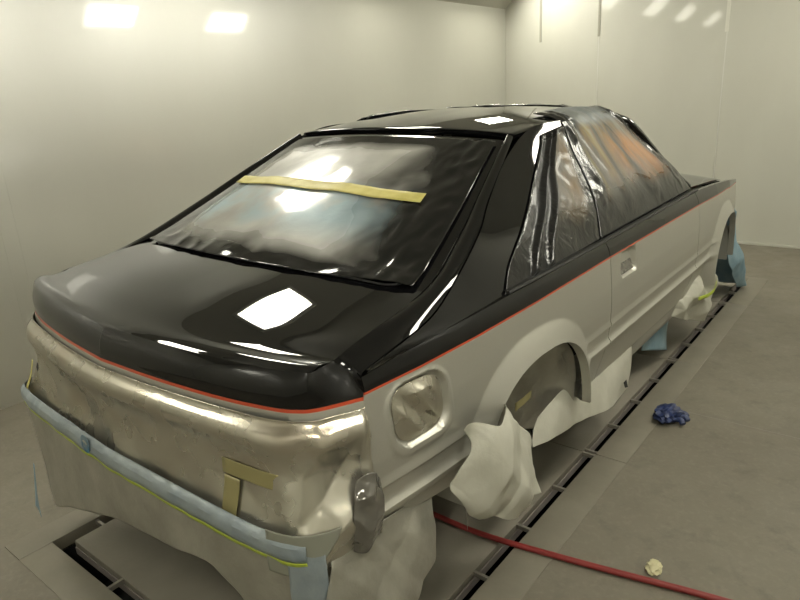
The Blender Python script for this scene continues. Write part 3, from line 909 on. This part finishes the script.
def tfw(u, v, p):
    w = .004 * nz((p[0] * .6, p[1], p[2] * 1.4), 4, 3.)
    low = sm(.35, .6, v); w += low * .35 * _c1(u, v, p)
    cor = sm(.70, .82, u) * sm(.12, .35, v); w += cor * .8 * _c2(u, v, p)
    top = 1 - sm(.06, .16, v); w += top * .003 * ridged((p[0], p[1], p[2] * 3), 14, 6.) * sm(.45, .6, u)
    return w * min(1., v * 9, (1 - u) * 25 + .1)
tail_film = sheet('tail_masking_film', tail_net(41, FP), 220, 60, M['foil'], None, .0008, tfw, CEN, angle=80)
tag(tail_film, 'shiny silver-coated plastic film wrapped across the tail of the car below the pinstripe', 'masking film')
# yellow tape patches on it
def film_strip(name, u0, u1, z0, z1, m, parent, off, slant=0.):
    net = []
    for f in (0, .33, .66, 1.):
        r = []
        for s in np.linspace(0, 1, 7):
            z = z0 + (z1 - z0) * f; o_ = float(np.interp(-z, [-q[0] for q in FP], [q[1] for q in FP]))
            r.append(tuple(plan(u0 + (u1 - u0) * s + slant * f, o_ + off, barf(z)) + np.array([0, 0, z])))
        net.append(r)
    return sheet(name, net, 16, 16, m, parent, .0006, lambda u, v, p: .002 * nz(p, 20, 3.), CEN)
ux = plan_u_of_x
film_strip('tape_patch', ux(.50), ux(.68), .705, .745, M['tape_dull'], tail_film, .002)
film_strip('tape_patch', ux(.505), ux(.56), .565, .70, M['tape_dull'], tail_film, .002)
film_strip('tape_patch', ux(-.735), ux(-.71), .56, .72, M['tape'], tail_film, .010, .008)
# blue band on the bumper edge with lime green tape under it and a printed round mark
BP = [(.615, .022), (.604, .034), (.586, .038), (.572, .030)]
band_o = sheet('bumper_masking_band', tail_net(41, BP, .10, .80), 200, 12, M['blue_grey'], None, .001,
               lambda u, v, p: .004 * nz(p, 14, 2.) + .004 * ridged((p[0] * 1.5, 0, p[2]), 10, 3.) * (1 if v < .4 else .3), CEN, .012)
tag(band_o, 'long pale blue band along the bumper line, edged in lime green tape', 'masking tape')
sheet('green_tape_edge', tail_net(41, [(.577, .040), (.564, .036)], .10, .80), 160, 4, M['green'], band_o, .0008, lambda u, v, p: .004 * nz(p, 14, 2.), CEN, .010)
um = ux(-.13)
c = plan(um, .0515, 1.) + np.array([0, 0, .606])
def disc(name, c, r, m, parent, a0=0, a1=360, d=0.):
    V = [(c[0], c[1] - d, c[2])]; n_ = 28
    for i in range(n_ + 1):
        th = math.radians(a0 + (a1 - a0) * i / n_); V.append((c[0] + r * math.cos(th), c[1] - d - .006 * math.sin(th) * 0, c[2] + r * math.sin(th)))
    return V, [(0, i, i + 1) for i in range(1, n_ + 1)]
V, F = disc('', c, .030, None, None)
b0 = len(V); V2 = [(x, y + .002, z) for x, y, z in V]; F2 = [tuple(i + b0 for i in f[::-1]) for f in F] + [(i, i + b0, i + 1 + b0, i + 1) for i in range(1, 29)]
mk = mesh_obj('printed_mark', V + V2, F + F2, M['print_grey'], band_o)
V, F, A = [], [], []
for (cx, cz, a0, a1, r0, r1) in ((0, 0, 200, 355, .022, .028), (0, -.004, 20, 150, .010, .018), (.004, -.012, 180, 330, .008, .013), (-.008, -.008, 90, 260, .010, .015), (.01, -.006, -60, 70, .009, .013)):
    b0 = len(V)
    for i in range(13):
        th = math.radians(a0 + (a1 - a0) * i / 12)
        for r in (r0, r1): V.append((c[0] + cx + r * math.cos(th), c[1] - .0012, c[2] + cz + r * math.sin(th)))
    for i in range(12): F.append((b0 + 2 * i, b0 + 2 * i + 1, b0 + 2 * i + 3, b0 + 2 * i + 2)); A.append(0 if r1 > .0125 and a0 != 20 else 1)
mesh_obj('ink_drawing', V, F, [M['print'], M['paper']], mk, A)

# paper skirt below the bumper
SB = [(-.80, .22), (-.76, .10), (-.66, .16), (-.45, .25), (-.10, .345), (.14, .39), (.28, .41), (.46, .455), (.55, .42), (.62, .35), (.68, .25), (.72, .20), (.80, .20)]
sk = []
for f in (0, .12, .35, .7, 1.):
    r = []
    for u in np.linspace(.06, .80, 45):
        p0 = plan(u, .030, 1.); zb_ = lerp1(p0[0], [q[0] for q in SB], [q[1] for q in SB]); z = .568 + (zb_ - .568) * f
        p = plan(u, .030 + .006 * f + .010 * math.sin(u * 22) * f, 1.); r.append((p[0], p[1], z))
    sk.append(r)
skirt = sheet('tail_masking_skirt', sk, 150, 40, M['silver_paper'], None, .0008, wrinkle(.008, 4.5, 5., False, .4), CEN, .004)
tag(skirt, 'grey paper skirt hanging from the bumper line at the tail down toward the pit', 'masking paper')
# blue flap at the skirt's left foot, blue strip at the right corner
o = sheet('blue_paper_flap', [[(-.785, .02, .30), (-.765, .015, .30)], [(-.82, .015, .18), (-.76, .0, .19)], [(-.85, .01, .09), (-.735, -.015, .10)]], 10, 14, M['blue'], None, .0008, wrinkle(.004, 9, 1., False), CEN)
tag(o, 'small blue paper flap poking out at the left foot of the tail skirt', 'masking paper', 'blue masking papers')
st = [[tuple(plan(u, .036 + d, 1.) + np.array([0, 0, z])) for u in np.linspace(.768, .830, 6)] for z, d in ((.600, .0), (.53, .006), (.42, .010), (.25, .014), (.004, .018))]
o = sheet('blue_paper_strip', st, 16, 40, M['blue_grey'], None, .0008, wrinkle(.004, 8, 2., False), CEN, .006)
tag(o, 'blue paper strip hanging straight down at the right rear corner of the tail', 'masking paper', 'blue masking papers')
corner = [[tuple(plan(u, .040 + d, 1.) + np.array([0, 0, z])) for u in np.linspace(.728, u1, 8)] for z, d, u1 in ((.640, .002, .868), (.61, .004, .855), (.57, .006, .825), (.53, .004, .795))]
sheet('corner_patch', corner, 24, 20, M['corner_paper'], skirt, .0008, crease(.006, 5., 2, 4, False), CEN)
# clear plastic bunched at the corner
_cb = crease(.009, 12., 8, 5, False)
cb = [[(.815, .195, .715), (.826, .215, .728), (.834, .24, .722), (.836, .256, .70)], [(.825, .172, .66), (.846, .195, .665), (.852, .225, .655), (.845, .25, .64)],
      [(.825, .165, .60), (.845, .185, .60), (.85, .21, .595), (.842, .24, .585)], [(.812, .17, .535), (.825, .18, .53), (.83, .195, .53), (.828, .21, .535)]]
o = sheet('plastic_bunch', cb, 40, 60, M['foil_clear'], None, .0008, lambda u, v, p: _cb(u, v, p) + .006 * ridged((p[0], p[1], p[2] * .5), 26, 3.), CEN)
tag(o, 'bunched clear plastic at the rear corner of the near side, below the fuel filler', 'masking film')
# silver-dusted sheet under the quarter panel
ls = [[(.785, .12, .60), (.80, .25, .56), (.795, .38, .53), (.79, .46, .52), (.785, .53, .51)],
      [(.80, .09, .52), (.83, .22, .485), (.84, .34, .455), (.835, .41, .447), (.825, .47, .445)],
      [(.81, .06, .45), (.85, .18, .41), (.86, .30, .385), (.85, .37, .375), (.84, .435, .37)],
      [(.815, .04, .30), (.86, .11, .27), (.865, .22, .27), (.85, .32, .30), (.84, .405, .335)]]
o = sheet('sill_masking_sheet', ls, 70, 60, M['silver_paper'], None, .0008, crease(.05, 3.2, 3, 5, False), CEN)
tag(o, 'creased grey sheet under the near quarter panel, left of the white arch paper', 'masking paper', 'sheets hanging along the near side')

# masking inside the near rear arch and the white paper spilling out of it
yc, zc, a, h, e = ARCH[0]
am = []
for f in (1.04, .92, .75, .5, .25, 0.):
    am.append([(.828 - .14 * (1 - min(f, 1)) ** .6 + .012 * math.sin(3 * th), yc + a * f * math.copysign(abs(math.cos(th)) ** .85, math.cos(th)), zc + h * f * (math.copysign(abs(math.sin(th)) ** .85, math.sin(th)))) for th in np.linspace(-.22, math.pi + .22, 19)])
arch_film = sheet('wheel_arch_film', am, 90, 50, M['silver_paper'], None, .0008, crease(.030, 5., 7, 5, True), (-2, yc, .5))
tag(arch_film, 'crumpled silver-grey film stuffed inside the near rear wheel arch, with yellow tape', 'masking film')
sheet('tape_patch', [[(.80, .82, .70), (.80, .92, .72)], [(.80, .83, .655), (.80, .93, .675)]], 8, 8, M['tape'], arch_film, .0008, wrinkle(.004, 12, 1., False), CEN, .012)
sheet('tape_patch', [[(.775, 1.00, .56), (.78, 1.10, .57)], [(.775, 1.0, .53), (.78, 1.10, .54)]], 8, 8, M['tape_dull'], arch_film, .0008, wrinkle(.004, 12, 1., False), CEN, .02)
ap = [[(.895, .600, .650), (.90, .645, .675), (.88, .72, .685), (.855, .79, .665)],
      [(.90, .525, .635), (.915, .61, .63), (.91, .73, .615), (.875, .86, .585)],
      [(.90, .485, .60), (.92, .60, .56), (.92, .75, .52), (.885, .945, .475)],
      [(.90, .47, .555), (.92, .59, .49), (.925, .76, .42), (.89, .985, .365)],
      [(.895, .55, .475), (.91, .64, .40), (.91, .78, .32), (.885, .99, .26)]]
o = sheet('arch_masking_paper', ap, 90, 90, M['paper'], None, .0008, crease(.085, 3.0, 21, 5, False), CEN)
tag(o, 'big creased white paper hanging out of the near rear wheel arch', 'masking paper', 'sheets hanging along the near side')
# white paper under the rocker
sp = [[(.80, 1.12, .455), (.80, 1.34, .47), (.80, 1.58, .44), (.80, 1.85, .415), (.80, 2.10, .395)],
      [(.81, 1.08, .43), (.825, 1.28, .43), (.825, 1.53, .385), (.825, 1.81, .35), (.815, 2.08, .36)],
      [(.82, 1.055, .405), (.84, 1.26, .385), (.845, 1.50, .335), (.84, 1.78, .285), (.83, 2.05, .30)],
      [(.83, 1.04, .385), (.845, 1.24, .350), (.855, 1.48, .30), (.85, 1.74, .240), (.84, 1.995, .228)]]
sill = sheet('sill_masking_paper', sp, 90, 40, M['paper'], None, .0008, crease(.03, 3., 9, 5, False), CEN)
tag(sill, 'white paper flaring out under the near door sill, behind the rear wheel arch', 'masking paper', 'sheets hanging along the near side')
sheet('torn_hole', [[(.846, 1.86, .305), (.846, 1.895, .307)], [(.850, 1.87, .277), (.850, 1.91, .265)]], 6, 6, M['dark'], sill, .0006, None, CEN, .012)
o = sheet('blue_paper_square', [[(.70, 2.52, .32), (.73, 2.95, .30)], [(.72, 2.52, .25), (.74, 2.92, .18)], [(.72, 2.53, .19), (.75, 2.90, .07)]], 14, 14, M['blue'], None, .0008, wrinkle(.008, 8, 2., False), CEN)
tag(o, 'flat blue paper piece hanging under the near door, between the two white papers', 'masking paper', 'blue masking papers')
fp = [[(.80, 3.02, .455), (.815, 3.15, .50), (.81, 3.30, .535), (.79, 3.40, .545)],
      [(.81, 2.88, .42), (.85, 3.05, .41), (.85, 3.30, .42), (.82, 3.52, .44)],
      [(.81, 2.74, .385), (.85, 2.98, .33), (.86, 3.30, .31), (.82, 3.58, .34)],
      [(.80, 2.70, .35), (.83, 2.98, .24), (.85, 3.28, .155), (.82, 3.54, .20)]]
front_paper = sheet('arch_masking_paper', fp, 60, 60, M['paper'], None, .0008, crease(.055, 3.5, 4, 5, False), CEN)
tag(front_paper, 'white paper with a lime green tape stroke hanging at the near front wheel arch', 'masking paper', 'sheets hanging along the near side')
sheet('green_tape_stroke', [[(.86, 2.96, .395), (.87, 3.10, .375), (.875, 3.24, .37), (.86, 3.36, .39)], [(.86, 2.96, .375), (.87, 3.10, .353), (.875, 3.24, .348), (.86, 3.37, .368)]], 24, 5, M['green'], front_paper, .0008, wrinkle(.004, 9, 1., False), CEN, .02)
ff = [[(.80, 4.18, .66), (.74, 4.28, .68), (.6, 4.33, .68), (.3, 4.34, .68)],
      [(.81, 3.98, .46), (.80, 4.25, .46), (.66, 4.40, .45), (.3, 4.42, .45)],
      [(.82, 4.02, .33), (.84, 4.36, .30), (.70, 4.50, .28), (.3, 4.50, .28)],
      [(.80, 4.42, .05), (.84, 4.58, .03), (.72, 4.62, .02), (.45, 4.60, .05)]]
o = sheet('nose_masking_paper', ff, 50, 40, M['blue'], None, .0008, wrinkle(.018, 6, 2., False, .5), CEN)
tag(o, 'large blue paper at the nose of the car, reaching the far pit end', 'masking paper', 'blue masking papers')
fb = [[(.66, 3.66, .60), (.67, 3.9, .62), (.68, 4.05, .60)], [(.70, 3.62, .42), (.72, 3.85, .42), (.73, 4.02, .42)], [(.68, 3.66, .24), (.72, 3.82, .28), (.74, 3.96, .30)]]
o = sheet('blue_paper_flap', fb, 24, 24, M['blue'], None, .0008, wrinkle(.02, 6, 5., False, .5), CEN)
tag(o, 'darker blue paper tucked inside the near front wheel arch, behind the white paper', 'masking paper', 'blue masking papers')
# fuel filler masking
_cf = crease(.016, 11., 14, 5, False)
fm = []
for b in np.linspace(-1, 1, 15):
    r = []
    for a in np.linspace(-1, 1, 15):
        q = max(abs(a), abs(b)); L_ = (abs(a) ** 3.2 + abs(b) ** 3.2) ** (1 / 3.2) or 1
        aa, bb = a * q / L_, b * q / L_; z = .800 + .078 * bb; y = .439 + .092 * aa - .08 * (z - .80)
        r.append((bodyx(y, z) + .002, y, z))
    fm.append(r)
o = sheet('filler_masking_film', fm, 60, 60, M['foil'], None, .0008, lambda u, v, p: (.010 + _cf(u, v, p)) * min(1, min(u, 1 - u, v, 1 - v) * 6), CEN, .001)
tag(o, 'crumpled clear film pressed into the fuel filler recess on the near quarter panel', 'masking film')

WARP[0] = False
# ------------------------------------------------------------------ small things on the floor
def crumple(name, c, r, m, seed, sub=4):
    bm = bmesh.new(); bmesh.ops.create_icosphere(bm, subdivisions=sub, radius=1.)
    for v_ in bm.verts:
        d = v_.co.normalized(); s = 1 + .45 * (ridged(d, 1.6, seed) - .5) + .25 * nz(d, 3.7, seed)
        v_.co = Vector((c[0] + d.x * r[0] * s, c[1] + d.y * r[1] * s, c[2] + max(-r[2] * .9, d.z * r[2] * s) + r[2] * .9))
    return bm_obj(name, bm, m, None, True, 28)
rag = empty('crumpled_glove', (.985, 2.22, .003), 'crumpled dark blue glove lying on the floor beside the drain slot', 'glove')
def glove():
    bm = bmesh.new(); bmesh.ops.create_icosphere(bm, subdivisions=4, radius=1.)
    for v_ in bm.verts:
        d = v_.co.normalized(); s = 1 + .35 * (ridged(d, 1.5, 2.) - .5) + .2 * nz(d, 3.2, 1.)
        v_.co = Vector((.962 + d.x * .055 * s, 2.205 + d.y * .08 * s, .003 + max(0, .028 + d.z * .034 * s)))
    bm_obj('palm', bm, M['bluerag'], rag, True, 30)
    for i, (ax, ay, L) in enumerate(((.045, .045, .055), (.055, .015, .06), (.05, -.02, .055))):
        pts = [(.950 + ax, 2.20 + ay, .022), (.950 + ax + L * .5, 2.20 + ay * 1.2 + .005, .026), (.950 + ax + L * .8, 2.20 + ay * 1.3 - .008, .016)]
        tube('finger', pts, .0145, M['bluerag'], rag, 8, 12, .011)
    V, F, A, U = grid_geo(np.array([[(.905 + .05 * s + .008 * math.sin(q * 2), 2.16 + .10 * q, .006 + .028 * math.sin(math.pi * s) + .004 * q) for s in np.linspace(0, 1, 8)] for q in np.linspace(0, 1, 8)]), ref=(.93, 2.2, -.5), skirt=.002)
    mesh_obj('cuff', V, F, M['bluerag'], rag, A)
glove()
o = crumple('tape_scrap', (1.235, 1.145, 0), (.024, .034, .011), M['scrap'], 3., 3)
tag(o, 'small crumpled pale yellow tape scrap on the bare floor near the red hose', 'tape scrap')
hose = tube('air_hose', [(-.30, .86, .012), (.15, .95, .010), (.40, .965, .010), (.60, .965, .010), (.74, .975, .012), (.86, .995, .0125), (1.12, 1.045, .0125), (1.46, 1.115, .0125), (1.85, 1.17, .0125), (2.4, 1.3, .0125)], .0105, M['rubber_red'], None, 12, 160)
tag(hose, 'thin red air hose running across the floor from under the car to the right', 'hose')

# ------------------------------------------------------------------ camera, world, view
cam = bpy.data.cameras.new('camera'); co = bpy.data.objects.new('camera', cam); COL.objects.link(co)
yaw, pitch, roll = .682, .309, -.056
f = Vector((-math.sin(yaw) * math.cos(pitch), math.cos(yaw) * math.cos(pitch), -math.sin(pitch)))
r = Vector((math.cos(yaw), math.sin(yaw), 0)); u = r.cross(f)
r2 = r * math.cos(roll) + u * math.sin(roll); u2 = -r * math.sin(roll) + u * math.cos(roll)
mx = Matrix((r2, u2, -f)).transposed().to_4x4(); mx.translation = Vector((1.72, -.721, 1.557))
co.matrix_world = mx
cam.sensor_width = 36; cam.lens = 640.7 * 36 / 800; cam.clip_start = .02
scene.camera = co
w = bpy.data.worlds.new('world'); scene.world = w; w.use_nodes = True
w.node_tree.nodes['Background'].inputs[0].default_value = (.9, .88, .8, 1); w.node_tree.nodes['Background'].inputs[1].default_value = .02
scene.view_settings.view_transform = 'Standard'; scene.view_settings.look = 'None'
scene.view_settings.gamma = 1; scene.view_settings.use_curve_mapping = False
scene.view_settings.exposure = -1.34
